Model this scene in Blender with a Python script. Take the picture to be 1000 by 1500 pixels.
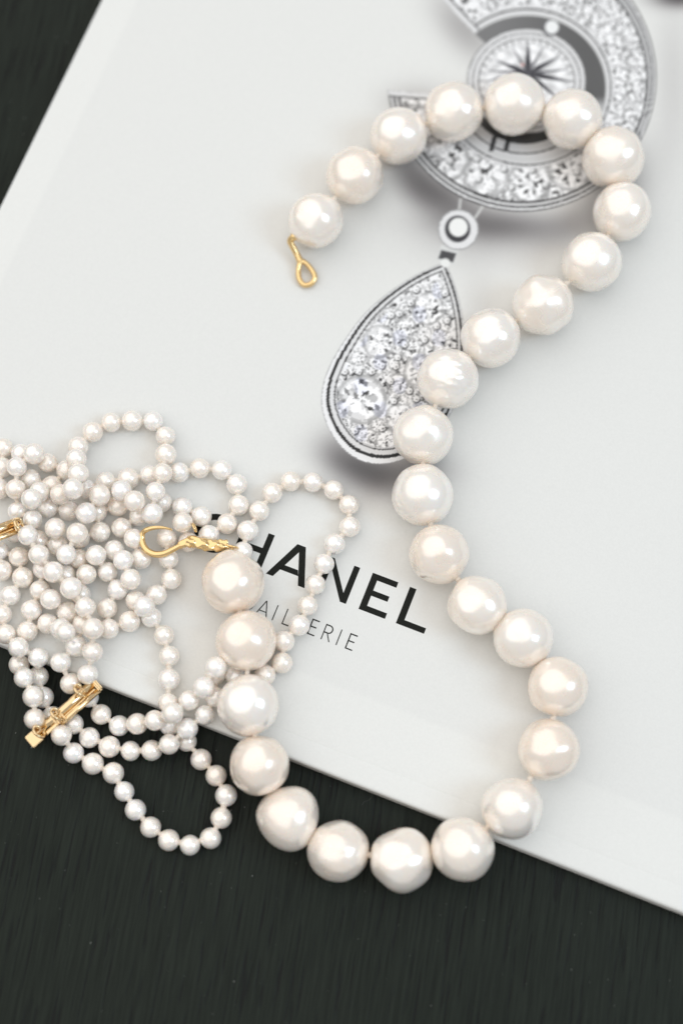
import bpy, bmesh, math, random
import numpy as np
from mathutils import Vector, Matrix, noise

for o in list(bpy.data.objects): bpy.data.objects.remove(o)
scene = bpy.context.scene
MM = 0.001                       # everything below is laid out in millimetres
THICK = 4.0                      # thickness of the catalogue
BOOK_X, BOOK_Y, BOOK_ANGLE = (-94.389,-11.635,-21.419)

# ------------------------------------------------------------------ camera
cam_data = bpy.data.cameras.new('camera'); cam = bpy.data.objects.new('camera', cam_data)
scene.collection.objects.link(cam); scene.camera = cam
cam.location = Vector((0.000,-86.137,304.394)) * MM
cam.rotation_euler = (math.radians(16), 0, 0)
cam_data.sensor_fit = 'HORIZONTAL'; cam_data.sensor_width = 24; cam_data.lens = 60
cam_data.clip_start = 0.02; cam_data.clip_end = 20
cam_data.dof.use_dof = True; cam_data.dof.focus_distance = 0.3085; cam_data.dof.aperture_fstop = 6.0

# ------------------------------------------------------------------ light
world = bpy.data.worlds.new('World'); scene.world = world; world.use_nodes = True
bg = world.node_tree.nodes['Background']
bg.inputs[0].default_value = (1.0, 0.97, 0.955, 1); bg.inputs[1].default_value = 0.53

def area(name, loc, target, size, watts, colour, sy=None):
    d = bpy.data.lights.new(name, 'AREA'); d.energy = watts; d.color = colour
    d.shape = 'RECTANGLE' if sy else 'DISK'; d.size = size
    if sy: d.size_y = sy
    o = bpy.data.objects.new(name, d); scene.collection.objects.link(o)
    o.location = loc
    o.rotation_euler = (Vector(target) - Vector(loc)).to_track_quat('-Z', 'Y').to_euler()
    return o
area('room_window', (-0.36, 0.26, 0.86), (0, 0, 0), 2.20, 10.5, (1.0, 0.985, 0.965))
area('side_window', (0.84, -0.16, 0.90), (0, 0, 0), 0.46, 4.2, (0.62, 0.81, 1.0), 0.54)

scene.view_settings.view_transform = 'Standard'; scene.view_settings.look = 'None'
scene.view_settings.exposure = 0.0; scene.view_settings.gamma = 1
scene.render.engine = 'CYCLES'
scene.cycles.max_bounces = 10; scene.cycles.diffuse_bounces = 6

# ------------------------------------------------------------------ helpers
COL = scene.collection
def lin(c):
    c = np.asarray(c, float) / 255.0
    return np.where(c <= .04045, c / 12.92, ((c + .055) / 1.055) ** 2.4)
def obj(name, me, mat=None, parent=None, loc=None):
    o = bpy.data.objects.new(name, me); COL.objects.link(o)
    if mat and me is not None and not me.materials: me.materials.append(mat)
    if parent: o.parent = parent
    if loc is not None:
        l = Vector(loc) * MM
        if parent:
            l = parent.matrix_world.inverted() @ l if parent.parent is None else l - world_of(parent)
        o.location = l
    return o
def world_of(o):
    v = Vector((0, 0, 0))
    while o: v += o.location; o = o.parent
    return v
def empty(name, loc, label, cat):
    o = bpy.data.objects.new(name, None); COL.objects.link(o); o.location = Vector(loc) * MM
    o.empty_display_size = 0.005; o['label'] = label; o['category'] = cat
    bpy.context.view_layer.update()
    return o
def mesh_from(bm, name, smooth=True):
    me = bpy.data.meshes.new(name); bm.to_mesh(me); bm.free()
    if smooth: me.polygons.foreach_set('use_smooth', [True] * len(me.polygons))
    return me
def catmull(P, n=8, closed=False):
    P = [Vector(p) for p in P]; out = []; N = len(P)
    for i in range(N if closed else N - 1):
        g = (lambda k: P[k % N]) if closed else (lambda k: P[max(0, min(N - 1, k))])
        a, b, c, d = g(i - 1), g(i), g(i + 1), g(i + 2)
        for k in range(n):
            t = k / n
            out.append(.5 * (2 * b + (c - a) * t + (2 * a - 5 * b + 4 * c - d) * t * t + (3 * b - a - 3 * c + d) * t ** 3))
    if not closed: out.append(P[-1])
    return out
def tube(bm, pts, rad, seg=10, closed=False, flat=1.0):
    """tube along pts (mm, already relative); rad(i/n)->radius"""
    n = len(pts); rings = []
    up = Vector((0, 0, 1))
    for i, p in enumerate(pts):
        a = pts[(i - 1) % n] if closed else pts[max(i - 1, 0)]
        b = pts[(i + 1) % n] if closed else pts[min(i + 1, n - 1)]
        tg = (b - a).normalized()
        s = tg.cross(up)
        if s.length < 1e-4: s = tg.cross(Vector((0, 1, 0)))
        s.normalize(); w = s.cross(tg)
        r = rad(i / max(1, n - 1))
        rings.append([bm.verts.new((p + (s * math.cos(k * math.tau / seg) + w * math.sin(k * math.tau / seg) * flat) * r) * MM) for k in range(seg)])
    for i in range(n if closed else n - 1):
        A, B = rings[i], rings[(i + 1) % n]
        for k in range(seg):
            bm.faces.new((A[k], A[(k + 1) % seg], B[(k + 1) % seg], B[k]))
    if not closed:
        bm.faces.new(rings[0][::-1]); bm.faces.new(rings[-1])
def ball(bm, c, r, sub=1, sq=(1, 1, 1)):
    bmesh.ops.create_icosphere(bm, subdivisions=sub, radius=1.0,
        matrix=Matrix.Translation(Vector(c) * MM) @ Matrix.Diagonal((r * MM * sq[0], r * MM * sq[1], r * MM * sq[2], 1)))
def torus_pts(c, axis, R, n=20, sx=1.0):
    axis = Vector(axis).normalized(); a = axis.orthogonal().normalized(); b = axis.cross(a)
    return [Vector(c) + (a * math.cos(k * math.tau / n) * sx + b * math.sin(k * math.tau / n)) * R for k in range(n)]

# ------------------------------------------------------------------ materials
def new_mat(name):
    m = bpy.data.materials.new(name); m.use_nodes = True
    return m, m.node_tree.nodes, m.node_tree.links, m.node_tree.nodes['Principled BSDF']
def node(ns, t, **kw):
    n = ns.new(t)
    for k, v in kw.items(): setattr(n, k, v)
    return n
def ramp(ns, stops):
    r = ns.new('ShaderNodeValToRGB'); e = r.color_ramp.elements
    e[0].position, e[0].color = stops[0][0], (*stops[0][1], 1)
    e[1].position, e[1].color = stops[-1][0], (*stops[-1][1], 1)
    for p, c in stops[1:-1]:
        x = e.new(p); x.color = (*c, 1)
    return r

def pearl_material(name, warm, cool, freq, bump, rough):
    m, ns, ls, b = new_mat(name)
    info = node(ns, 'ShaderNodeObjectInfo'); tc = node(ns, 'ShaderNodeTexCoord')
    add = node(ns, 'ShaderNodeVectorMath', operation='MULTIPLY_ADD')
    ls.new(tc.outputs['Object'], add.inputs[0]); add.inputs[1].default_value = (1, 1, 1)
    off = node(ns, 'ShaderNodeCombineXYZ')
    for i in range(3): ls.new(info.outputs['Random'], off.inputs[i])
    ls.new(off.outputs[0], add.inputs[2])
    n1 = node(ns, 'ShaderNodeTexNoise'); n1.inputs['Scale'].default_value = freq; n1.inputs['Detail'].default_value = 3
    ls.new(add.outputs[0], n1.inputs['Vector'])
    mix = node(ns, 'ShaderNodeMath', operation='MULTIPLY_ADD'); mix.inputs[1].default_value = .75
    ls.new(n1.outputs['Fac'], mix.inputs[0])
    sc = node(ns, 'ShaderNodeMath', operation='MULTIPLY_ADD'); sc.inputs[1].default_value = .5; sc.inputs[2].default_value = -.13
    ls.new(info.outputs['Random'], sc.inputs[0]); ls.new(sc.outputs[0], mix.inputs[2])
    r = ramp(ns, [(0.15, cool), (0.45, tuple((x + y) / 2 for x, y in zip(cool, warm))), (0.85, warm)])
    ls.new(mix.outputs[0], r.inputs[0]); ls.new(r.outputs[0], b.inputs['Base Color'])
    b.inputs['Metallic'].default_value = .22
    b.inputs['Specular Tint'].default_value = (1.0, .955, .90, 1)
    rr_ = node(ns, 'ShaderNodeMapRange'); rr_.inputs['From Min'].default_value = .3; rr_.inputs['From Max'].default_value = .7
    rr_.inputs['To Min'].default_value = rough * .75; rr_.inputs['To Max'].default_value = rough * 1.35
    ls.new(n1.outputs['Fac'], rr_.inputs['Value']); ls.new(rr_.outputs[0], b.inputs['Roughness'])
    b.inputs['IOR'].default_value = 2.3
    b.inputs['Subsurface Weight'].default_value = .35
    b.inputs['Subsurface Radius'].default_value = (1.0, .72, .55); b.inputs['Subsurface Scale'].default_value = .0012
    b.inputs['Coat Weight'].default_value = .6; b.inputs['Coat Roughness'].default_value = .19; b.inputs['Coat IOR'].default_value = 1.55
    n2 = node(ns, 'ShaderNodeTexNoise'); n2.inputs['Scale'].default_value = freq * 3.2; n2.inputs['Detail'].default_value = 2
    ls.new(add.outputs[0], n2.inputs['Vector'])
    bp = node(ns, 'ShaderNodeBump'); bp.inputs['Strength'].default_value = bump; bp.inputs['Distance'].default_value = .0002
    ls.new(n2.outputs['Fac'], bp.inputs['Height']); ls.new(bp.outputs[0], b.inputs['Normal'])
    return m
M_BIG = pearl_material('baroque_nacre', (.955, .825, .71), (.968, .945, .905), 1300, .14, .24)
M_SEED = pearl_material('seed_nacre', (.962, .865, .775), (.978, .96, .93), 1100, .10, .25)

M_SILK, ns, ls, b = new_mat('silk'); b.inputs['Base Color'].default_value = (.80, .72, .62, 1); b.inputs['Roughness'].default_value = .7
tc = node(ns, 'ShaderNodeTexCoord'); w = node(ns, 'ShaderNodeTexNoise'); w.inputs['Scale'].default_value = 4000
ls.new(tc.outputs['Object'], w.inputs['Vector']); bp = node(ns, 'ShaderNodeBump'); bp.inputs['Distance'].default_value = .0001
ls.new(w.outputs['Fac'], bp.inputs['Height']); ls.new(bp.outputs[0], b.inputs['Normal'])

def gold(name, col, rough):
    m, ns, ls, b = new_mat(name)
    b.inputs['Base Color'].default_value = (*col, 1); b.inputs['Metallic'].default_value = 1
    tc = node(ns, 'ShaderNodeTexCoord'); n1 = node(ns, 'ShaderNodeTexNoise'); n1.inputs['Scale'].default_value = 900
    ls.new(tc.outputs['Object'], n1.inputs['Vector'])
    mr = node(ns, 'ShaderNodeMapRange'); mr.inputs['To Min'].default_value = rough * .7; mr.inputs['To Max'].default_value = rough * 1.4
    ls.new(n1.outputs['Fac'], mr.inputs['Value']); ls.new(mr.outputs[0], b.inputs['Roughness'])
    return m
M_GOLD = gold('yellow_gold', (.87, .63, .31), .13)
M_GOLD2 = gold('pale_gold', (.82, .62, .36), .08)

# printed cover: ink colour comes from the artwork computed below
M_COVER, ns, ls, b = new_mat('printed_cover')
at_ = node(ns, 'ShaderNodeAttribute', attribute_name='ink'); tc = node(ns, 'ShaderNodeTexCoord')
n1 = node(ns, 'ShaderNodeTexNoise'); n1.inputs['Scale'].default_value = 2600; n1.inputs['Detail'].default_value = 2
ls.new(tc.outputs['Object'], n1.inputs['Vector'])
mr = node(ns, 'ShaderNodeMapRange'); mr.inputs['To Min'].default_value = .955; mr.inputs['To Max'].default_value = 1.045
ls.new(n1.outputs['Fac'], mr.inputs['Value'])
mx = node(ns, 'ShaderNodeMix', data_type='RGBA', blend_type='MULTIPLY'); mx.inputs['Factor'].default_value = 1
ls.new(at_.outputs['Color'], mx.inputs['A']); ls.new(mr.outputs[0], mx.inputs['B']); ls.new(mx.outputs['Result'], b.inputs['Base Color'])
b.inputs['Roughness'].default_value = .42; b.inputs['Specular IOR Level'].default_value = .4
bp = node(ns, 'ShaderNodeBump'); bp.inputs['Strength'].default_value = .06; bp.inputs['Distance'].default_value = .0001
ls.new(n1.outputs['Fac'], bp.inputs['Height']); ls.new(bp.outputs[0], b.inputs['Normal'])

M_INK, ns, ls, b = new_mat('black_ink')
tc = node(ns, 'ShaderNodeTexCoord'); n1 = node(ns, 'ShaderNodeTexNoise'); n1.inputs['Scale'].default_value = 3000
ls.new(tc.outputs['Object'], n1.inputs['Vector']); r = ramp(ns, [(.3, (.009, .010, .008)), (.7, (.014, .015, .012))])
ls.new(n1.outputs['Fac'], r.inputs[0]); ls.new(r.outputs[0], b.inputs['Base Color']); b.inputs['Roughness'].default_value = .6
b.inputs['Specular IOR Level'].default_value = .12
M_PAPER, ns, ls, b = new_mat('paper_edges')
tc = node(ns, 'ShaderNodeTexCoord'); wv = node(ns, 'ShaderNodeTexWave', bands_direction='Z'); wv.inputs['Scale'].default_value = 1500; wv.inputs['Distortion'].default_value = 1.5
ls.new(tc.outputs['Object'], wv.inputs['Vector']); r = ramp(ns, [(0, (.55, .53, .50)), (1, (.74, .73, .70))])
ls.new(wv.outputs['Fac'], r.inputs[0]); ls.new(r.outputs[0], b.inputs['Base Color']); b.inputs['Roughness'].default_value = .7

# dark stained wood
M_WOOD, ns, ls, b = new_mat('dark_stained_wood')
tc = node(ns, 'ShaderNodeTexCoord'); mp = node(ns, 'ShaderNodeMapping')
mp.inputs['Rotation'].default_value = (0, 0, math.radians(9)); 
ls.new(tc.outputs['Object'], mp.inputs['Vector'])
st = node(ns, 'ShaderNodeMapping'); st.inputs['Scale'].default_value = (1, .035, 1); ls.new(mp.outputs[0], st.inputs['Vector'])
g1 = node(ns, 'ShaderNodeTexNoise'); g1.inputs['Scale'].default_value = 1900; g1.inputs['Detail'].default_value = 4; g1.inputs['Roughness'].default_value = .6
ls.new(st.outputs[0], g1.inputs['Vector'])
st2 = node(ns, 'ShaderNodeMapping'); st2.inputs['Scale'].default_value = (1, .055, 1); ls.new(mp.outputs[0], st2.inputs['Vector'])
g2 = node(ns, 'ShaderNodeTexNoise'); g2.inputs['Scale'].default_value = 1400; g2.inputs['Detail'].default_value = 3
ls.new(st2.outputs[0], g2.inputs['Vector'])
crack = ramp(ns, [(.575, (0, 0, 0)), (.66, (1, 1, 1))]); ls.new(g2.outputs['Fac'], crack.inputs[0])
big = node(ns, 'ShaderNodeTexNoise'); big.inputs['Scale'].default_value = 30; ls.new(mp.outputs[0], big.inputs['Vector'])
col = ramp(ns, [(.3, (.0035, .0062, .0036)), (.7, (.0135, .0188, .0132))]); ls.new(g1.outputs['Fac'], col.inputs[0])
mx = node(ns, 'ShaderNodeMix', data_type='RGBA'); mx.inputs['B'].default_value = (.004, .005, .004, 1)
ls.new(crack.outputs[0], mx.inputs['Factor']); ls.new(col.outputs[0], mx.inputs['A']); ls.new(mx.outputs['Result'], b.inputs['Base Color'])
mr = node(ns, 'ShaderNodeMapRange'); mr.inputs['To Min'].default_value = .42; mr.inputs['To Max'].default_value = .62
ls.new(big.outputs['Fac'], mr.inputs['Value']); ls.new(mr.outputs[0], b.inputs['Roughness'])
b.inputs['Specular IOR Level'].default_value = .17
hs = node(ns, 'ShaderNodeMath', operation='MULTIPLY_ADD'); hs.inputs[1].default_value = -1.6
ls.new(crack.outputs[0], hs.inputs[0]); ls.new(g1.outputs['Fac'], hs.inputs[2])
bp = node(ns, 'ShaderNodeBump'); bp.inputs['Strength'].default_value = .5; bp.inputs['Distance'].default_value = .00012
ls.new(hs.outputs[0], bp.inputs['Height']); ls.new(bp.outputs[0], b.inputs['Normal'])
M_DUST, ns, ls, b = new_mat('pale_lint')
tc = node(ns, 'ShaderNodeTexCoord'); n1 = node(ns, 'ShaderNodeTexNoise'); n1.inputs['Scale'].default_value = 300
ls.new(tc.outputs['Object'], n1.inputs['Vector']); r = ramp(ns, [(.35, (.06, .065, .06)), (.7, (.26, .27, .25))])
ls.new(n1.outputs['Fac'], r.inputs[0]); ls.new(r.outputs[0], b.inputs['Base Color']); b.inputs['Roughness'].default_value = .9

# ------------------------------------------------------------------ table
bm = bmesh.new()
bmesh.ops.create_cube(bm, size=1, matrix=Matrix.Translation((0, 0.05, -.0125)) @ Matrix.Diagonal((1.2, 1.0, .025, 1)))
bmesh.ops.bevel(bm, geom=bm.edges[:], offset=.002, segments=2, affect='EDGES')
table = obj('table', mesh_from(bm, 'table', False), M_WOOD); table['kind'] = 'structure'
table['label'] = 'dark green-black stained wooden table top with fine grain'

# ------------------------------------------------------------------ catalogue
BW, BH = 215.0, 290.0
book = empty('catalogue', (BOOK_X, BOOK_Y, 0), 'white jewellery catalogue with black title and printed diamond pendant, lying on dark wood', 'catalogue')
book.rotation_euler = (0, 0, math.radians(BOOK_ANGLE)); bpy.context.view_layer.update()

ART = np.array([[771.04, 724.758, 259.606, 22.478, -49.245, -20.533, 0.677, -3.207, 3.146, 1.599], [417.585, 259.836, -662.365, 8.062, -41.101, 52.386, 0.241, -1.847, 4.707, -4.0]])
def art_xy(u, v):
    a = (u - 100) / 100; c = (v - 100) / 100
    t = np.stack([np.ones_like(a), a, c, a * a, a * c, c * c, a ** 3, a * a * c, a * c * c, c ** 3])
    return np.tensordot(ART, t, 1)
def sm(d, w=1.3):                      # coverage of an edge, inside where d < 0
    return np.clip(.5 - d / w / 2, 0, 1)
rng = np.random.default_rng(11)

DROP = [(651,386),(658,398),(667,422),(675,452),(680,490),(679,535),(671,578),(655,614),(632,646),(602,668),(568,679),(535,677),(506,661),(484,633),(472,600),(472,570),(481,540),(501,504),(530,464),(562,434),(600,408),(634,391)]
def poly_sd(X, Y, P):
    P = np.asarray(P, float); d = np.full(X.shape, 1e9); ins = np.zeros(X.shape, bool)
    for i in range(len(P)):
        a, c = P[i], P[(i + 1) % len(P)]
        e = c - a; wx, wy = X - a[0], Y - a[1]
        h = np.clip((wx * e[0] + wy * e[1]) / (e @ e), 0, 1)
        d = np.minimum(d, (wx - e[0] * h) ** 2 + (wy - e[1] * h) ** 2)
        cond = (a[1] > Y) != (c[1] > Y)
        with np.errstate(divide='ignore', invalid='ignore'):
            ins ^= cond & (X < (c[0] - a[0]) * (Y - a[1]) / (c[1] - a[1] + 1e-12) + a[0])
    d = np.sqrt(d)
    return np.where(ins, -d, d)
def smooth_poly(P):
    return [(q.x, q.y) for q in catmull([(x, y, 0) for x, y in P], 5, True)]

def artwork(U, V):
    """ink colour (display grey levels) of the printed picture"""
    X, Y = art_xy(U, V)
    inner = sm((6.6 - U) * 8, 3) * sm((15.0 - V) * 8, 3)
    C = np.empty(U.shape + (3,)); C[:] = (219.5, 220, 216)
    C += inner[..., None] * np.array([-3.6, -3.6, -3.2])
    g = np.ones(U.shape)
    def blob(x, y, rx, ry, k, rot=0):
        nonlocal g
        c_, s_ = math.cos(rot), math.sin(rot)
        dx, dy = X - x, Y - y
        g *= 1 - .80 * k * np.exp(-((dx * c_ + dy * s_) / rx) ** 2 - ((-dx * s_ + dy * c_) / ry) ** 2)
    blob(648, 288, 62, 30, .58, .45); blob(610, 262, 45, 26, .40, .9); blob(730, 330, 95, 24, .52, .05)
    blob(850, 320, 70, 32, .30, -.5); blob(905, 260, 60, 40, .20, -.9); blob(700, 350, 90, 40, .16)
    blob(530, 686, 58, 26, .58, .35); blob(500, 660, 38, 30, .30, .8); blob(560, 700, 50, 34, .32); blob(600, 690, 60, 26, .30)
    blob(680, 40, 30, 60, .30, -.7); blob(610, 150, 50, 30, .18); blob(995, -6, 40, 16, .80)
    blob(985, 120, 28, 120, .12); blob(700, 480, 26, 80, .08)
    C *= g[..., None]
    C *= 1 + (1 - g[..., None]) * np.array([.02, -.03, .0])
    def paint(m, col):
        nonlocal C
        col = np.asarray(col, float)
        if col.ndim == 1 and col.shape == (3,): C = C * (1 - m[..., None]) + col * m[..., None]
        else: C = C * (1 - m[..., None]) + col[..., None] * m[..., None]
    # ---- pave texture shared by ring and drop
    hsh = lambda a, c: np.modf(np.abs(np.sin(a * 12.9898 + c * 78.233) * 43758.5453))[0]
    pave = np.full(U.shape, 176.0)
    cell = 4.2
    i, j = np.floor(X / cell), np.floor(Y / cell)
    best = np.full(U.shape, 1e9); val = np.zeros(U.shape)
    for di in (-1, 0, 1):
        for dj in (-1, 0, 1):
            a, c = i + di, j + dj
            fx, fy = (a + hsh(a, c)) * cell, (c + hsh(c + 7, a)) * cell
            d = (X - fx) ** 2 + (Y - fy) ** 2
            m = d < best; best = np.where(m, d, best); val = np.where(m, hsh(a + 3, c + 5), val)
    pave = np.where(val < .09, 52, np.where(val < .20, 122, np.where(val < .5, 198, 232))) .astype(float)
    def stone(x, y, r, seed):
        nonlocal pave
        dx, dy = X - x, Y - y; rho = np.sqrt(dx * dx + dy * dy) / r
        m = rho < 1.12
        if not m.any(): return
        th = np.arctan2(dy[m], dx[m]) + seed; rr = rho[m]
        w8 = .5 + .5 * np.cos(8 * th)
        ringid = np.floor(rr * 4.2 + .55 * w8)
        ksec = np.floor((th + .2 * (ringid % 2)) / math.tau * np.where(ringid < 2, 8, np.where(ringid < 3, 16, 24)))
        hv = hsh(ksec + seed * 13, ringid * 5 + seed)
        v = np.where(hv < .07, 66, np.where(hv < .15, 128, np.where(hv < .28, 184, np.where(hv < .5, 214, 242)))).astype(float)
        v = np.where((np.abs(np.sin(4 * th + seed)) < .10) & (rr < .7) & (hv < .75), 96, v)
        v = np.where(rr > .90, 150 + 80 * hv, v); v = np.where(rr > 1.0, 150 + 40 * hv, v)
        pave[m] = v
    def bead(x, y, r):
        nonlocal pave
        dd = np.hypot(X - x, Y - y); pave = np.where(dd < r * 1.35, 104, pave)
        pave = np.where(np.hypot(X - x + .2 * r, Y - y + .25 * r) < r, 232, pave)
        pave = np.where(np.hypot(X - x - .1 * r, Y - y) < r * .3, 90, pave)
    # ---- crescent ring
    ox, oy, orr = 764, 113, 196.5
    do = np.hypot((X - ox), (Y - oy)) - orr
    di_ = (np.hypot((X - 772) / 116, (Y - 128) / 107) - 1) * 111
    cut = poly_sd(X, Y, [(640, -14), (650, 0), (701, 54), (745, 95), (700, 140), (632, 137), (579, 133), (480, 120), (480, -60)])
    ring = sm(do) * sm(-di_) * sm(-cut)
    s = np.clip(di_ / (di_ - do + 1e-6), 0, 1.0)
    for k in range(40):                                         # stones round the crescent
        th = -1.75 + k * .123 + rng.normal(0, .015)
        for row in range(2):
            if th > .85 and row: continue
            rr = (141 if row == 0 else 172) if th <= .85 else 160
            if th > .85 and k % 3: continue
            st = 15 if th <= .85 else 27
            stone(764 + rr * math.cos(th) + rng.normal(0, 2), 117 + rr * math.sin(th) + rng.normal(0, 2), st, rng.random() * 6)
    for x, y in ((655, 233), (712, 258), (776, 266), (834, 247), (612, 185)): stone(x, y, 29, rng.random() * 6)
    for k in range(46):
        th = -1.7 + k * .105; rr = (133, 182, 158)[k % 3]
        bead(764 + rr * math.cos(th), 117 + rr * math.sin(th), 4.2)
    paint(ring, np.where(s < .07, 205, np.where(s < .10, 80, np.where(s < .15, 212, np.where(s < .80, pave, np.where(s < .84, 40, np.where(s < .90, 190, np.where(s < .935, 44, np.where(s < .975, 216, 60)))))))))
    endl = np.abs(cut) ; paint(ring * sm(endl - 9), np.where(endl < 6.5, 212, 90))
    # ---- opening and dial
    hole = sm(di_) * sm(-cut * 0 + 0 * X - 1)
    lower = np.clip((Y - 150) / 60, 0, 1)
    paint(sm(di_ + 1) * sm(-(cut) + 0), np.clip(98 + 14 * np.sin(X * .02) + lower * 84, 0, 255))
    band = np.hypot((X - 768) / 106, (Y - 132) / 98)
    bm_ = sm(di_ + 2) * sm((150 - Y), 10)
    paint(bm_, np.where(band < .80, 60, np.where(band < .93, 196, np.where(band < .955, 88, 208))))
    for bx in (722, 743): paint(sm(np.abs((X - bx) + (Y - 209) * .25) - 3.2) * sm(np.abs(Y - 210) - 11), (38, 38, 40))
    dd = np.hypot((X - 771) / 87, (Y - 118) / 77)
    fac = 220 + 26 * np.sin(X * .21 + 2 * np.sin(Y * .13)) * np.sin(Y * .19 + X * .05)
    tick = np.abs(np.sin(np.arctan2(Y - 118, X - 771) * 18)) < .22
    dial = np.where(dd < .70, fac, np.where(dd < .80, np.where(tick, 120, 216), np.where(dd < .82, 70, np.where(dd < .89, 214, np.where(dd < .91, 66, np.where(dd < .985, 205, 100))))))
    paint(sm((dd - 1) * 82), dial)
    for tx, ty, w_ in ((773, 60, 4.4), (727, 88, 3.8), (819, 82, 3.8), (836, 119, 3.8), (712, 118, 3.4), (726, 142, 3.4), (820, 146, 3.4), (796, 68, 1.6), (750, 68, 1.6), (832, 101, 1.6), (716, 103, 1.6)):
        e = np.array([tx - 773, ty - 107.0]); L = np.hypot(*e); e /= L
        a = (X - 773) * e[0] + (Y - 107) * e[1]; p = np.abs((X - 773) * -e[1] + (Y - 107) * e[0])
        w_ = w_ * 1.0
        m = sm(p - np.where(a < L * .3, w_ * (.35 + a / L * 2), w_ * (1 - (a - L * .3) / (L * .7))), 1.5) * sm(-a) * sm(a - L)
        paint(m, (42, 42, 48))
    paint(sm(np.hypot(X - 765, Y - 94) - 2.2), (205, 150, 140))
    paint(sm(np.hypot(X - 773, Y - 107) - 4), (70, 70, 76))
    paint(sm(np.hypot(X - 806, Y - 40) - 12.5), (92, 92, 94)); paint(sm(np.hypot(X - 808, Y - 39) - 10), (226, 227, 226))
    # ---- link
    for x0, y0, x1, y1 in ((674, 292, 672, 312), (706, 303, 696, 318)):
        e = np.array([x1 - x0, y1 - y0], float); L2 = e @ e
        h = np.clip(((X - x0) * e[0] + (Y - y0) * e[1]) / L2, 0, 1)
        paint(sm(np.hypot(X - x0 - e[0] * h, Y - y0 - e[1] * h) - 2), (190, 190, 188))
    neck = poly_sd(X, Y, [(646, 358), (672, 364), (666, 388), (640, 380)])
    paint(sm(neck), (205, 206, 204)); paint(sm(poly_sd(X, Y, [(646, 366), (668, 371), (663, 384), (642, 378)])), (62, 62, 64))
    d = np.hypot(X - 671, Y - 336)
    paint(sm(d - 30), np.where(d > 28, 150, 216)); 
    d = np.hypot((X - 670), (Y - 335) / 1.05); paint(sm(d - 18.5), (46, 46, 50))
    d = np.hypot((X - 671), Y - 332.5); paint(sm(d - 14), (228, 229, 226))
    # ---- drop
    sd = poly_sd(X, Y, smooth_poly(DROP))
    inside = lambda x, y: poly_sd(np.array([[float(x)]]), np.array([[float(y)]]), DROP)[0, 0]
    gems = [(530, 585, 33), (555, 500, 22), (627, 452, 22), (615, 545, 22), (586, 612, 20)]
    tries = 0
    while tries < 2500:
        tries += 1; rr = 14 if tries < 400 else (10 if tries < 1200 else 6.5)
        x, y = rng.uniform(470, 682), rng.uniform(390, 680)
        if inside(x, y) < -rr - 12 and all((x - q[0]) ** 2 + (y - q[1]) ** 2 > (rr + q[2] - 1) ** 2 for q in gems): gems.append((x, y, rr))
    for x, y, q in gems: stone(x, y, q, rng.random() * 6)
    for x, y in ((560, 536), (580, 537), (583, 524), (572, 559), (577, 588), (600, 573), (593, 505), (622, 498), (640, 478), (602, 444), (573, 462), (545, 545), (505, 545), (490, 575), (560, 628), (520, 632), (545, 655), (585, 460), (655, 470), (640, 575), (610, 585), (526, 545), (652, 430), (610, 425)): bead(x, y, 4.6)
    fq = np.clip((Y - 400) / 270, 0, 1) * np.clip((690 - X) / 150, .25, 1)   # rim is wider on the lower left
    q = -sd; e1 = 1.8 + 7.5 * fq; e2 = e1 + 3.6 + 2 * fq; e3 = e2 + 3.5 + 4 * fq; e4 = e3 + 2.2; e5 = e4 + 3 * fq
    paint(sm(sd), np.where(q < 1, 150, np.where(q < e1, 226, np.where(q < e2, 26, np.where(q < e3, 212, np.where(q < e4, 58, np.where(q < e5, 196, pave)))))))
    blue = sm(sd + 22) * (np.sin(X * .11) * np.sin(Y * .09 + 1) > .45) * .35
    C[..., 0] -= 16 * blue; C[..., 1] -= 12 * blue; C[..., 2] += 10 * blue
    paint(sm(np.hypot(X - 652, Y - 385) - 7), (222, 223, 220))
    return C

def axis_lines(lo, hi, fine, step, extra):
    a = list(np.arange(fine[0], fine[1] + 1e-6, step)) + [lo, hi] + extra
    a += list(np.arange(lo, fine[0], 6)) + list(np.arange(fine[1] + 4, hi, 6))
    a = np.array(sorted(a)); return a[np.r_[True, np.diff(a) > .04]]
us = axis_lines(0, BW, (46, 128), .20, [5.9, 6.3, 6.6, 6.9, 7.3, .15, .3])
vs = axis_lines(0, BH, (36, 172), .20, [.06, .18, .36, .6, .9, 3.95, 4.1, 4.2, 4.3, 4.5, 14.4, 14.8, 15.0, 15.2, 15.6])
UU, VV = np.meshgrid(us, vs, indexing='ij')
Rr = .6
ZZ = np.full(UU.shape, THICK)
k = VV < Rr; ZZ[k] = THICK - Rr + np.sqrt(np.maximum(Rr ** 2 - (Rr - VV[k]) ** 2, 0))
ZZ -= .05 * np.exp(-((VV - 4.2) / .14) ** 2)                      # spine crease
ZZ -= .10 * np.clip((4.2 - VV) / 4.2, 0, 1) ** 1.5
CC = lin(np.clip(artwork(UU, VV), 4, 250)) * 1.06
nu, nv = UU.shape
co = np.stack([UU, VV, ZZ], -1).reshape(-1, 3)
idx = np.arange(nu * nv).reshape(nu, nv)
quads = np.stack([idx[:-1, :-1], idx[1:, :-1], idx[1:, 1:], idx[:-1, 1:]], -1).reshape(-1, 4)
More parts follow.
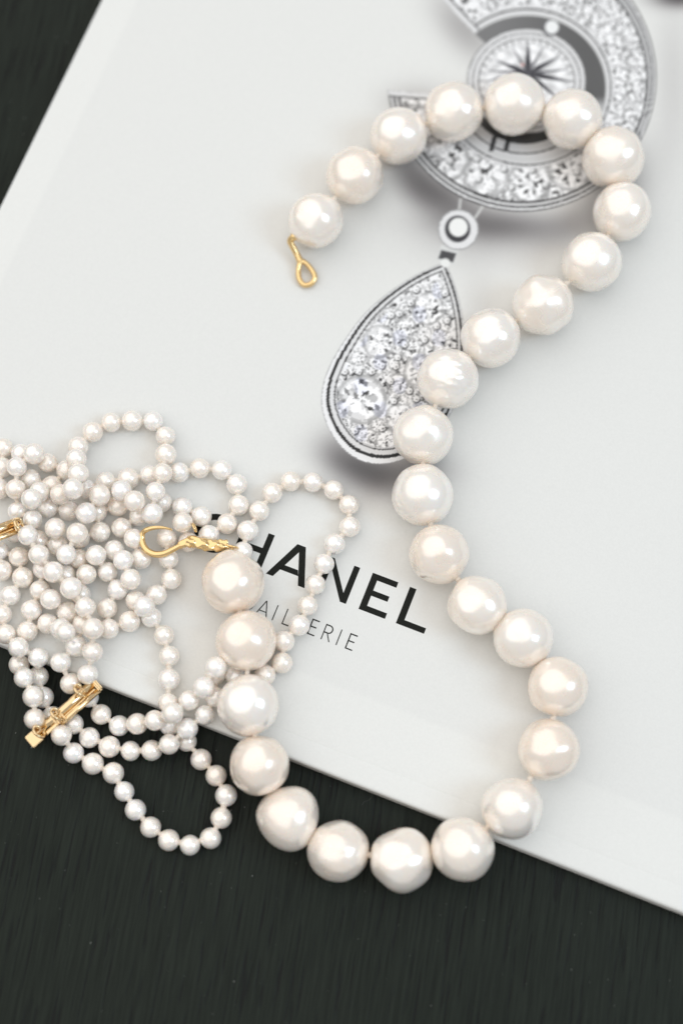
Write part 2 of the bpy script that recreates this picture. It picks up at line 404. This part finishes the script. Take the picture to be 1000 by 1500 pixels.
# turn the sheet edges down so that the card has thickness
def skirt(line, depth):
    global co, quads
    n0 = len(co); dn = co[line].copy(); dn[:, 2] = np.maximum(dn[:, 2] - depth, .3)
    co = np.vstack([co, dn]); new = np.arange(n0, n0 + len(line))
    quads = np.vstack([quads, np.stack([line[:-1], new[:-1], new[1:], line[1:]], -1)])
    return line
extra_src = [skirt(idx[:, 0], 9), skirt(idx[0, :], .3), skirt(idx[-1, :], .3), skirt(idx[:, -1], .3)]
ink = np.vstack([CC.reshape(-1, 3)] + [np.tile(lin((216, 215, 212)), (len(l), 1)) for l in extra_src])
me = bpy.data.meshes.new('front_cover')
me.vertices.add(len(co)); me.vertices.foreach_set('co', (co * MM).astype(np.float32).ravel())
me.loops.add(quads.size); me.loops.foreach_set('vertex_index', quads.astype(np.int32).ravel())
me.polygons.add(len(quads)); me.polygons.foreach_set('loop_start', np.arange(0, quads.size, 4, dtype=np.int32))
me.polygons.foreach_set('loop_total', np.full(len(quads), 4, np.int32))
me.polygons.foreach_set('use_smooth', np.ones(len(quads), bool))
me.update(calc_edges=True)
attr = me.attributes.new('ink', 'FLOAT_COLOR', 'POINT')
attr.data.foreach_set('color', np.c_[ink, np.ones(len(ink))].astype(np.float32).ravel())
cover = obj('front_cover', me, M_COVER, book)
cover['label'] = 'white front cover and spine with printed pendant picture'

bm = bmesh.new(); bmesh.ops.create_cube(bm, size=1, matrix=Matrix.Translation(Vector((BW / 2, BH / 2, 2.0)) * MM) @ Matrix.Diagonal(((BW - 1.0) * MM, (BH - 1.4) * MM, 3.3 * MM, 1)))
obj('page_block', mesh_from(bm, 'page_block', False), M_PAPER, book)
bm = bmesh.new(); bmesh.ops.create_cube(bm, size=1, matrix=Matrix.Translation(Vector((BW / 2, BH / 2 + .1, .16)) * MM) @ Matrix.Diagonal((BW * MM, (BH - .3) * MM, .3 * MM, 1)))
obj('back_cover', mesh_from(bm, 'back_cover', False), M_PAPER, book)

# lettering: every letter is a flat patch of ink on the cover
INK_Z = THICK + .012
def letter(polys, what):
    bm = bmesh.new()
    for P in polys:
        if isinstance(P, tuple):                                 # strip between two curves
            A, B = P
            va = [bm.verts.new((x * MM, y * MM, INK_Z * MM)) for x, y in A]; vb = [bm.verts.new((x * MM, y * MM, INK_Z * MM)) for x, y in B]
            for i in range(len(A) - 1): bm.faces.new((va[i], va[i + 1], vb[i + 1], vb[i]))
        else:
            bm.faces.new([bm.verts.new((x * MM, y * MM, INK_Z * MM)) for x, y in P])
    bmesh.ops.recalc_face_normals(bm, faces=bm.faces)
    for fc in bm.faces:
        if fc.normal.z < 0: fc.normal_flip()
    o = obj('letter', mesh_from(bm, 'letter', False), M_INK, cover); o['label'] = 'black printed letter ' + what
def arc(cx, cy, rx, ry, a0, a1, w, n=28):
    A = [(cx + rx * math.cos(a0 + (a1 - a0) * k / n), cy + ry * math.sin(a0 + (a1 - a0) * k / n)) for k in range(n + 1)]
    B = [(cx + (rx - w) * math.cos(a0 + (a1 - a0) * k / n), cy + (ry - w) * math.sin(a0 + (a1 - a0) * k / n)) for k in range(n + 1)]
    return (A, B)
def rect(x0, y0, x1, y1): return [(x0, y0), (x1, y0), (x1, y1), (x0, y1)]
b0, h, w = 29.5, 7.22, 1.2; t0 = b0 + h
letter([arc(63.6, b0 + h / 2, 3.75, h / 2 + .1, math.radians(42), math.radians(318), w)], 'C')
letter([rect(67.95, b0, 67.95 + w, t0), rect(73.95 - w, b0, 73.95, t0), rect(67.95 + w, b0 + 3.1, 73.95 - w, b0 + 4.2)], 'H')
letter([[(75.1, b0), (76.45, b0), (79.22, t0 - 1.35), (79.22, t0), (78.4, t0)], [(82.65, b0), (80.04, t0), (79.22, t0), (79.22, t0 - 1.35), (81.35, b0)],
        [(77.15, b0 + 1.65), (80.75, b0 + 1.65), (80.3, b0 + 2.7), (77.6, b0 + 2.7)]], 'A')
letter([rect(84.55, b0, 85.7, t0), rect(89.5, b0, 90.65, t0), [(85.7, t0), (85.7, t0 - 1.75), (89.5, b0), (89.5, b0 + 1.75)]], 'N')
letter([rect(93.1, b0, 94.35, t0), rect(94.35, b0, 98.2, b0 + 1.1), rect(94.35, t0 - 1.1, 98.05, t0), rect(94.35, b0 + 3.1, 97.5, b0 + 4.15)], 'E')
letter([rect(100.3, b0, 101.55, t0), rect(101.55, b0, 105.7, b0 + 1.1)], 'L')
b1, h1, w1 = 21.86, 3.0, .24; t1 = b1 + h1
def thinE(x): letter([rect(x, b1, x + w1, t1), rect(x + w1, b1, x + 1.42, b1 + w1), rect(x + w1, t1 - w1, x + 1.42, t1), rect(x + w1, b1 + 1.45, x + 1.25, b1 + 1.45 + w1)], 'E in thin small capitals')
letter([rect(71.2, b1 + .5, 71.4, t1), arc(70.75, b1 + .55, .65, .6, math.pi, math.tau, w1, 10)], 'J in thin small capitals')
letter([arc(73.95, b1 + 1.5, 1.5, 1.55, 0, math.tau, w1, 40)], 'O in thin small capitals')
letter([[(76.05, b1), (76.27, b1), (77.3, t1), (77.1, t1)], [(78.35, b1), (78.13, b1), (77.1, t1), (77.3, t1)], rect(76.5, b1 + .85, 77.9, b1 + 1.03)], 'A in thin small capitals')
letter([rect(79.3, b1, 79.5, t1)], 'I in thin small capitals')
letter([rect(81.2, b1, 81.4, t1), rect(81.4, b1, 82.5, b1 + w1)], 'L in thin small capitals')
letter([rect(83.65, b1, 83.85, t1), rect(83.85, b1, 84.95, b1 + w1)], 'L in thin small capitals')
thinE(86.1)
letter([rect(88.75, b1, 88.95, t1), rect(88.95, t1 - w1, 89.6, t1), rect(88.95, b1 + 1.35, 89.6, b1 + 1.35 + w1), arc(89.6, b1 + 2.175, .75, .825, -math.pi / 2, math.pi / 2, w1, 14),
        [(89.45, b1 + 1.35), (89.68, b1 + 1.35), (90.5, b1), (90.27, b1)]], 'R in thin small capitals')
letter([rect(91.65, b1, 91.85, t1)], 'I in thin small capitals')
thinE(93.4)

# ------------------------------------------------------------------ baroque pearl necklace
BIG = [(-4.91,55.99,8.99,5.04),(2.54,65.24,9.28,5.34),(11.15,73.68,9.19,5.25),(21.58,78.86,9.46,5.53),(33.31,80.26,9.73,5.79),(44.40,77.04,9.58,5.65),(52.03,68.78,9.67,5.74),(53.07,57.64,9.37,5.43),(46.98,47.26,9.45,5.51),(37.39,38.54,9.41,5.47),(27.65,32.19,9.25,5.31),(19.59,23.92,9.40,5.46),(14.74,13.02,9.35,5.41),(14.59,1.62,9.30,5.36),(17.45,-9.39,9.07,5.12),(24.00,-18.65,9.14,5.20),(32.00,-24.62,9.12,5.17),(37.78,-33.31,9.08,5.13),(35.84,-44.43,9.20,5.26),(29.15,-54.31,9.09,5.15),(20.87,-60.87,7.61,5.26),(10.35,-62.76,5.30,5.35),(-0.53,-61.24,5.14,5.18),(-9.23,-55.54,5.25,5.33),(-14.15,-46.78,7.77,5.15),(-16.19,-36.38,9.12,5.18),(-16.76,-25.00,9.17,5.23),(-19.23,-14.55,9.40,5.46)]
def pearl_mesh(name, sub, seed, amp, fine=0.0, tri=0.0, wrinkle=0.0):
    bm = bmesh.new(); bmesh.ops.create_icosphere(bm, subdivisions=sub, radius=1)
    off = Vector((seed * 3.17, seed * 1.91, seed * 2.3)); ax = Vector((math.cos(seed), math.sin(seed), .25 * math.sin(seed * 3))).normalized()
    rs = random.Random(int(seed * 1000)); waves = []
    def field(k, m): return [(Vector((rs.gauss(0, 1), rs.gauss(0, 1), rs.gauss(0, 1))).normalized() * k * rs.uniform(.7, 1.3), rs.uniform(0, 6.28)) for _ in range(m)]
    F1, F2, F3, F4 = field(1.6, 4), field(3.2, 5), field(7.0, 7), field(17, 9)
    ev = lambda F, n: sum(math.sin(k.dot(n) + p) for k, p in F) / len(F) ** .5
    for v in bm.verts:
        n = v.co.normalized()
        d = amp * .42 * ev(F1, n) + amp * .26 * ev(F2, n) + fine * 2.1 * ev(F3, n) + fine * .2 * ev(F4, n)
        if tri:
            th = math.atan2(n.y, n.x); d += tri * math.cos(3 * (th - .75)) * (n.x ** 2 + n.y ** 2) + tri * .5 * math.cos(th + 1.1)
        if wrinkle: d += wrinkle * abs(noise.noise(Vector((n.x * 2, n.y * 9, n.z * 3)) + off)) * max(0, n.z + .3)
        v.co = n * (1 + d)
    bmesh.ops.scale(bm, vec=(MM, MM, MM), verts=bm.verts)
    return mesh_from(bm, name)
neck = empty('baroque_pearl_necklace', (BIG[13][0], BIG[13][1], THICK), 'necklace of large round cream pearls curving across the catalogue and table, unclasped', 'necklace')
for i, (x, y, z, r) in enumerate(BIG):
    me = pearl_mesh('large_pearl', 5, i * 1.37 + .5, .050 if i not in (23, 22, 20) else .07, .006 if i % 3 else .010,
                    .055 if i == 23 else (.02 if i in (21, 19) else 0), .05 if i == 11 else (.02 if i in (10, 3, 22) else 0))
    o = obj('pearl', me, M_BIG, neck, (x, y, z)); o.scale = (r * 1.025,) * 3
    if i == 23: o['label'] = 'lopsided three-cornered pearl'
    if i == 11: o['label'] = 'pearl with wrinkled skin'
base = world_of(neck) / MM
def thread(pairs, P, r_thread, r_knot, parent, name, jitter=.12):
    bm = bmesh.new(); off = world_of(parent) / MM; rnd = random.Random(5)
    for a, c in pairs:
        A, B = Vector(P[a][:3]), Vector(P[c][:3]); d = (B - A); L = d.length; d.normalize()
        s, e = A + d * (P[a][3] * .8), B - d * (P[c][3] * .8)
        tube(bm, [s - off, (s + e) / 2 - off, e - off], lambda t: r_thread, 7)
        m = (A + d * P[a][3] + B - d * P[c][3]) / 2
        for q in range(2):
            j = Vector((rnd.uniform(-1, 1), rnd.uniform(-1, 1), rnd.uniform(-.3, 1))) * jitter * r_knot * 2
            ball(bm, m + j + d * (q - .5) * r_knot * .5 - off, r_knot * rnd.uniform(.85, 1.1), 2)
    return obj(name, mesh_from(bm, name), M_SILK, parent)
thread([(i, i + 1) for i in range(len(BIG) - 1)], BIG, .3, .5, neck, 'silk_thread')

# hook clasp with carved leaf body
HOOK = [(-28.91,-7.51,8.40),(-30.35,-8.33,8.40),(-31.79,-9.05,8.50),(-33.38,-9.18,8.50),(-34.75,-8.52,8.40),(-35.54,-7.45,8.20),(-35.83,-6.31,8.20),(-35.69,-5.27,8.60),(-34.77,-4.77,9.30),(-33.40,-4.53,9.60),(-31.81,-4.53,9.60),(-30.36,-4.83,9.30)]
BODY = [(-29.15,-7.63,8.40),(-27.94,-7.00,8.40),(-26.47,-6.81,8.40),(-24.87,-7.25,8.40),(-23.29,-7.45,8.20),(-21.83,-7.40,8.00),(-20.38,-7.09,7.80)]
off = base
bm = bmesh.new(); pts = catmull(BODY, 14); n = len(pts); seg = 28; rings = []
for i, p in enumerate(pts):
    t = i / (n - 1); tg = (pts[min(i + 1, n - 1)] - pts[max(i - 1, 0)]).normalized(); s = tg.cross(Vector((0, 0, 1))).normalized(); w_ = s.cross(tg)
    R0 = .52 + .44 * min(1, t / .22) ** 1.5 - .12 * max(0, t - .85) * 6
    ring = []
    for k in range(seg):
        a = k * math.tau / seg
        rr = R0 * (1 + .13 * math.cos(4 * a + t * 24) + .07 * math.cos(3 * a - t * 32) + .04 * math.sin(t * 60))
        ring.append(bm.verts.new((p - off + (s * math.cos(a) * 1.05 + w_ * math.sin(a) * .8) * rr) * MM))
    rings.append(ring)
for i in range(n - 1):
    for k in range(seg): bm.faces.new((rings[i][k], rings[i][(k + 1) % seg], rings[i + 1][(k + 1) % seg], rings[i + 1][k]))
bm.faces.new(rings[0][::-1]); bm.faces.new(rings[-1])
clasp = obj('hook_clasp', mesh_from(bm, 'hook_clasp'), M_GOLD, neck); clasp['label'] = 'carved yellow gold leaf body of the hook clasp'
bm = bmesh.new(); tube(bm, [p - off for p in catmull(HOOK, 8)], lambda t: .46 + .16 * math.sin(math.pi * min(1, t * 1.5)) - .28 * max(0, t - .72) / .28, 14)
obj('hook', mesh_from(bm, 'hook'), M_GOLD, clasp)
RG = Vector([(-19.76,-7.57,7.70)][0])
bm = bmesh.new(); tube(bm, torus_pts(RG - off, (.2, 1, .15), 1.05, 22), lambda t: .2, 8, True)
tube(bm, torus_pts(RG - off + Vector((.15, -.95, -.35)), (1, .1, .3), .75, 18), lambda t: .17, 8, True)
obj('ring', mesh_from(bm, 'ring'), M_GOLD, clasp)
# eye at the other end
EL = [(-8.91,53.02,8.40),(-9.71,52.55,7.60),(-9.33,51.70,7.00),(-8.56,50.52,6.20),(-7.79,49.10,5.60)]
EYE = [(-7.79,49.10,5.60),(-8.18,47.59,5.20),(-8.04,45.89,4.90),(-7.13,44.72,4.70),(-5.71,45.00,4.70),(-5.06,46.31,4.90),(-5.84,47.87,5.20),(-7.01,48.96,5.60)]
bm = bmesh.new(); tube(bm, [p - off for p in catmull(EL, 6)], lambda t: .72 - .12 * math.sin(math.pi * t), 12)
ball(bm, Vector(EL[0]) - off, .8, 3); ball(bm, Vector(EL[-1]) - off, .66, 3, (1, 1, .8))
el = obj('end_loop', mesh_from(bm, 'end_loop'), M_GOLD, neck)
bm = bmesh.new(); tube(bm, [p - off for p in catmull(EYE, 5, True)], lambda t: .52, 10, True)
obj('eye', mesh_from(bm, 'eye'), M_GOLD, el)

# ------------------------------------------------------------------ seed pearl necklace
SEED = [(-49.29,-41.08,4.60,1.93),(-47.42,-43.90,2.21,1.96),(-43.90,-45.76,2.06,2.06),(-40.25,-47.39,2.01,2.01),(-38.24,-50.65,1.90,1.88),(-36.13,-53.84,1.97,1.97),(-33.41,-56.85,1.94,1.94),(-30.14,-59.09,1.98,1.98),(-26.44,-59.98,1.88,1.88),(-22.84,-58.75,2.00,1.98),(-21.09,-55.26,1.98,1.98),(-20.25,-51.37,2.13,2.06),(-22.12,-47.87,1.99,1.99),(-24.83,-45.03,2.00,2.00),(-27.43,-41.86,2.00,1.89),(-30.36,-39.00,3.27,2.09),(-30.53,-35.56,5.86,1.86),(-30.50,-31.39,6.10,2.03),(-30.56,-27.18,5.95,1.95),(-31.64,-23.46,5.92,1.92),(-33.99,-20.13,5.93,1.93),(-36.86,-17.15,6.09,1.93),(-47.73,-38.69,1.99,1.99),(-44.72,-41.15,1.96,1.96),(-41.14,-42.80,2.16,2.05),(-37.36,-43.50,1.88,1.87),(-33.60,-43.45,2.30,1.97),(-30.28,-42.69,4.67,1.92),(-27.09,-40.06,5.41,2.01),(-24.09,-37.72,5.88,1.85),(-22.27,-34.45,5.95,1.95),(-22.40,-30.58,5.98,1.98),(-18.77,-30.87,5.89,1.89),(-13.57,-30.59,6.02,2.02),(-10.52,-28.43,5.99,1.98),(-10.22,-24.56,6.03,2.03),(-7.52,-21.64,6.02,2.02),(-6.05,-17.98,5.92,1.92),(-4.67,-14.14,5.95,1.93),(-3.13,-10.31,6.01,1.96),(-1.24,-6.55,6.01,2.01),(1.49,-3.36,6.02,2.02),(1.37,0.82,5.95,1.93),(-1.42,3.62,5.94,1.94),(-5.23,5.14,5.93,1.93),(-9.33,5.29,5.94,1.94),(-12.62,3.07,5.98,1.96),(-14.95,-0.37,5.97,1.96),(-16.96,-4.16,6.08,2.08),(-17.80,-8.03,6.00,1.94),(-49.80,-28.30,5.95,1.95),(-48.11,-31.89,4.39,2.00),(-45.16,-34.01,2.27,1.92),(-42.82,-36.99,1.95,1.95),(-39.54,-39.02,2.00,1.97),(-36.13,-38.96,3.92,2.01),(-32.78,-38.76,6.35,1.90),(-29.47,-37.87,8.76,2.05),(-26.81,-35.28,6.71,1.95),(-24.06,-33.39,9.21,1.98),(-21.96,-29.99,9.99,2.02),(-47.93,1.79,12.74,2.01),(-47.38,5.21,10.81,2.03),(-48.16,8.63,9.02,1.98),(-48.33,11.82,6.32,1.97),(-45.84,14.80,5.99,1.99),(-42.51,16.71,5.92,1.92),(-38.64,16.94,6.06,2.04),(-34.74,16.93,5.93,1.93),(-32.40,13.98,6.06,1.90),(-32.11,10.00,7.26,2.08),(-32.47,5.99,8.79,1.96),(-33.48,2.13,9.74,1.90),(-34.10,-1.74,8.92,2.07),(-36.69,-1.35,5.95,1.95),(-55.82,9.48,9.36,2.03),(-58.91,7.14,8.92,1.92),(-59.08,3.19,7.99,1.96),(-58.86,-0.48,6.26,1.88),(-55.74,-2.52,7.69,1.86),(-56.14,-6.00,9.71,1.92),(-53.97,-9.53,9.65,1.97),(-51.18,-12.75,9.77,2.01),(-47.89,-15.71,9.83,2.10),(-45.26,-19.13,9.72,1.91),(-43.74,-23.09,9.92,2.03),(-43.98,-26.82,7.89,1.94),(-44.88,-30.49,6.16,1.96),(-60.68,-19.64,5.89,1.89),(-59.74,-23.23,6.07,1.89),(-57.15,-25.97,7.55,1.93),(-53.83,-27.41,5.90,1.90),(-57.75,-28.12,2.78,1.97),(-56.26,-30.97,5.22,1.93),(-54.36,-34.46,5.86,2.04),(-54.13,-38.26,4.78,1.98),(-54.35,-30.13,1.98,1.98),(-53.28,-33.93,2.03,2.03),(-51.44,-37.43,2.06,2.00),(-29.69,6.98,5.97,1.97),(-25.90,7.77,5.96,1.96),(-21.93,7.43,5.96,1.96),(-19.11,4.69,6.03,2.03),(-18.70,0.73,6.03,2.01),(-20.73,-2.78,5.99,1.99),(-23.95,-5.03,6.22,2.01),(-27.66,-6.20,5.94,1.94),(-58.65,10.31,6.72,2.00),(-53.88,8.85,5.89,1.89),(-62.12,7.82,6.04,2.04),(-56.81,5.67,5.98,1.97),(-52.92,4.47,5.98,1.98),(-50.33,7.40,6.00,2.00),(-50.78,1.87,9.11,1.97),(-54.60,2.41,8.80,1.96),(-62.48,3.83,6.12,2.04),(-55.36,0.18,11.86,1.98),(-53.38,0.22,5.92,1.92),(-49.56,-0.29,6.09,1.99),(-46.66,3.87,5.88,1.88),(-45.80,-1.79,9.59,2.06),(-35.03,6.55,5.96,1.96),(-43.10,5.16,5.97,1.97),(-38.94,5.72,6.09,2.09),(-43.58,1.63,9.32,2.09),(-39.67,2.47,9.42,1.98),(-37.03,0.04,11.01,2.00),(-32.76,1.29,6.03,2.03),(-40.65,0.59,6.06,2.06),(-28.96,0.29,5.96,1.96),(-51.35,-4.52,9.19,1.98),(-47.24,-5.72,10.00,2.04),(-43.68,-4.34,5.98,1.98),(-55.02,-5.87,6.01,2.01),(-51.25,-7.02,6.16,2.00),(-49.10,-9.37,9.28,1.91),(-47.36,-9.38,5.93,1.92),(-61.85,-7.82,5.82,1.82),(-58.21,-9.00,5.96,1.96),(-49.70,-12.49,6.07,2.04),(-45.70,-12.52,7.19,1.91),(-53.62,-11.28,6.13,2.04),(-57.30,-12.82,6.03,2.03),(-46.83,-15.95,5.97,1.97),(-43.98,-9.25,8.13,1.97),(-39.88,-3.52,5.97,1.97),(-37.39,-5.99,7.52,1.92),(-31.63,-5.52,5.95,1.95),(-28.64,-3.07,7.94,1.97),(-25.45,-1.38,6.00,2.00),(-41.03,-7.77,6.01,2.01),(-39.03,-10.26,8.50,1.93),(-36.19,-9.35,6.02,2.02),(-42.14,-11.80,5.93,1.93),(-37.52,-13.78,8.54,1.96),(-40.14,-15.09,5.99,1.99),(-30.57,-13.16,6.01,1.97),(-31.17,-9.34,5.99,1.96),(-33.17,-16.06,6.06,1.98),(-59.36,-16.12,5.94,1.94),(-54.13,-15.18,5.93,1.93),(-51.71,-17.36,8.19,1.96),(-55.44,-18.85,6.02,2.02),(-52.40,-21.32,5.96,1.96),(-48.98,-19.30,6.08,2.08),(-49.67,-22.78,8.32,1.98),(-48.24,-24.05,11.52,1.81),(-56.01,-22.71,5.95,1.95),(-47.15,-25.38,6.06,2.06),(-45.96,-21.71,6.99,1.97),(-41.94,-18.52,5.95,1.95),(-41.47,-22.30,6.08,1.92),(-37.82,-20.94,6.14,2.04),(-34.86,-19.02,9.57,2.03),(-44.51,-0.48,6.01,2.01),(-59.15,-4.43,5.99,1.99),(-61.20,-11.57,6.07,2.05),(-47.42,-5.52,6.02,2.02),(-62.13,11.71,5.90,1.90)]
LINKS = [(0,1),(1,2),(2,3),(3,4),(4,5),(5,6),(6,7),(7,8),(8,9),(9,10),(10,11),(11,12),(12,13),(13,14),(14,15),(15,16),(16,17),(17,18),(18,19),(19,20),(20,21),(22,23),(23,24),(24,25),(25,26),(26,27),(27,28),(28,29),(29,30),(30,31),(31,32),(32,33),(33,34),(34,35),(35,36),(36,37),(37,38),(38,39),(39,40),(40,41),(41,42),(42,43),(43,44),(44,45),(45,46),(46,47),(47,48),(48,49),(50,51),(51,52),(52,53),(53,54),(54,55),(55,56),(56,57),(57,58),(58,59),(59,60),(61,62),(62,63),(63,64),(64,65),(65,66),(66,67),(67,68),(68,69),(69,70),(70,71),(71,72),(72,73),(73,74),(75,76),(76,77),(77,78),(78,79),(79,80),(80,81),(81,82),(82,83),(83,84),(84,85),(85,86),(86,87),(88,89),(89,90),(90,91),(92,93),(93,94),(94,95),(96,97),(97,98),(99,100),(100,101),(101,102),(102,103),(103,104),(104,105),(105,106),(165,166),(88,159),(136,140),(135,136),(119,122),(170,171),(140,143),(137,176),(114,117),(137,138),(151,154),(145,146),(108,112),(107,178),(144,153),(106,148),(147,157),(117,118),(21,158),(153,155),(74,145),(0,22),(156,157),(163,167),(114,116),(155,170),(146,152),(163,165),(109,178),(151,152),(156,158),(160,162),(129,149),(142,159),(171,172),(113,118),(162,167),(129,148),(111,112),(95,98),(138,142),(125,126),(144,150),(130,134),(132,177),(141,160),(50,168),(133,134),(132,174),(161,164),(75,107),(168,169),(164,169),(125,128),(121,123),(131,177),(128,174),(109,115),(110,111),(120,124),(139,141),(131,135),(122,123),(133,175),(139,143),(61,113),(91,96),(172,173)]
seed = empty('seed_pearl_necklace', (SEED[40][0] - 20, SEED[40][1], THICK), 'tangled multi-strand necklace of tiny white pearls heaped over the catalogue edge, gold bar clasps', 'necklace')
variants = [pearl_mesh('small_pearl', 4, 40 + q * 2.1,   .026, .002) for q in range(7)]
for v in variants: v.materials.append(M_SEED)
rnd = random.Random(3)
for i, (x, y, z, r) in enumerate(SEED):
    o = obj('pearl', variants[i % 7], None, seed, (x, y, z)); o.scale = (r * .955,) * 3
    o.rotation_euler = (rnd.uniform(0, 6), rnd.uniform(0, 6), rnd.uniform(0, 6))
thread(LINKS, SEED, .17, .47, seed, 'silk_thread')
off = world_of(seed) / MM
def boxed(bm, a, b_, w_, h_, bev=.18, shift=(0, 0)):
    a, b_ = Vector(a), Vector(b_); d = (b_ - a); L = d.length; d.normalize(); s = d.cross(Vector((0, 0, 1))).normalized(); u = s.cross(d)
    c = (a + b_) / 2 + s * shift[0] + u * shift[1] - off
    rot = Matrix((d, s, u)).transposed().to_4x4()
    g = bmesh.ops.create_cube(bm, size=1, matrix=Matrix.Translation(c * MM) @ rot @ Matrix.Diagonal((L * MM, w_ * MM, h_ * MM, 1)))
    es = list({e for v in g['verts'] for e in v.link_edges})
    bmesh.ops.bevel(bm, geom=es, offset=bev * MM, segments=3, affect='EDGES')
def clasp_half(A, B, rings, name, label, cap):
    A, B = Vector(A), Vector(B); d = (B - A).normalized(); s = d.cross(Vector((0, 0, 1))).normalized(); L = (B - A).length
    bm = bmesh.new(); tube(bm, [A - s * .62 - off, (A + B) / 2 - s * .62 - off, B - s * .62 - off], lambda t: .86, 18)       # outer tube
    c = obj(name, mesh_from(bm, name), M_GOLD2, seed); c['label'] = label
    bm = bmesh.new(); boxed(bm, A + d * .5, B - d * .4, 1.2, .55, .1, (.15, -.45))
    obj('channel_floor', mesh_from(bm, 'channel_floor', False), M_GOLD2, c)
    bm = bmesh.new(); tube(bm, [A + d * (L * .38) + s * .98 - off, (A + B) / 2 + s * .98 - off, B + s * .98 - off], lambda t: .52, 14)
    obj('slide_rod', mesh_from(bm, 'slide_rod'), M_GOLD2, c)
    bm = bmesh.new(); boxed(bm, B - d * .1, B + d * .75, 2.7, 2.0, .3, (.1, 0)); 
    obj('end_cap', mesh_from(bm, 'end_cap', False), M_GOLD2, c)
    if cap:
        bm = bmesh.new(); boxed(bm, A - d * .8, A + d * 1.6, 2.5, 2.1, .12, (-.1, 0))
        obj('end_cap', mesh_from(bm, 'end_cap', False), M_GOLD2, c)
        bm = bmesh.new()
        for q in range(5): boxed(bm, A + d * (L * .34 + q * .42), A + d * (L * .34 + q * .42 + .3), 2.3, 2.15, .1, (-.1, .05))
        obj('collar', mesh_from(bm, 'collar', False), M_GOLD2, c)
    for R_ in rings:
        bm = bmesh.new(); R_ = Vector(R_)
        tube(bm, torus_pts(R_ - off, (d + Vector((0, 0, .55))), 1.0, 22, 1.15), lambda t: .30, 8, True)
        tube(bm, torus_pts(R_ - off - s * .55 + Vector((0, 0, .35)), (s * .6 + Vector((0, 0, 1))), .62, 18), lambda t: .22, 8, True)
        obj('ring', mesh_from(bm, 'ring'), M_GOLD2, c)
BAR = [(-54.13,-41.98,4.20),(-43.49,-32.50,5.60)]
clasp_half(BAR[0], BAR[1], [(-53.11,-40.74,5.60),(-50.04,-37.71,6.20),(-46.05,-33.57,6.80)], 'clasp_bar', 'gold bar clasp with three rings on the dark table by the catalogue edge', True)
TB = [(-68.37,-8.22,9.20),(-58.57,-4.17,9.20)]
clasp_half(TB[0], TB[1], [(-57.77,-4.03,9.60)], 'clasp_bar', 'gold bar clasp half buried in the small pearls', False)
bm = bmesh.new(); J = Vector([(-26.39,-4.26,8.60)][0]); tube(bm, torus_pts(J - off, (1, .35, .2), .75, 20), lambda t: .2, 8, True)
obj('jump_ring', mesh_from(bm, 'jump_ring'), M_GOLD, seed)

# ------------------------------------------------------------------ lint and dust on the table
bm = bmesh.new(); rnd = random.Random(8)
def on_table(x, y):
    q = Vector((x - BOOK_X, y - BOOK_Y)); a = math.radians(BOOK_ANGLE)
    u, v = q.x * math.cos(a) + q.y * math.sin(a), -q.x * math.sin(a) + q.y * math.cos(a)
    return v < -1 or u < -1
cnt = 0
while cnt < 220:
    x, y = rnd.uniform(-75, 75), rnd.uniform(-100, 110)
    if not on_table(x, y): continue
    r = rnd.choice((.04, .05, .06, .06, .08, .11)); cnt += 1
    ball(bm, (x, y, r * .4), r, 1, (1, rnd.uniform(.5, 1.6), .5))
cnt = 0
while cnt < 4:
    x, y = rnd.uniform(-62, 50), rnd.uniform(-92, -20)
    if not on_table(x, y): continue
    cnt += 1; a = rnd.uniform(0, 6.28); P = [Vector((x, y, .05))]
    for q in range(rnd.randint(3, 9)):
        a += rnd.uniform(-.9, .9); P.append(P[-1] + Vector((math.cos(a), math.sin(a), rnd.uniform(-.02, .05))) * rnd.uniform(.4, 1.0))
    tube(bm, catmull(P, 4), lambda t: .011, 5)
dust = obj('dust', mesh_from(bm, 'dust'), M_DUST)
dust['kind'] = 'stuff'; dust['label'] = 'pale specks of dust and lint fibres on the dark table'; dust['category'] = 'dust'
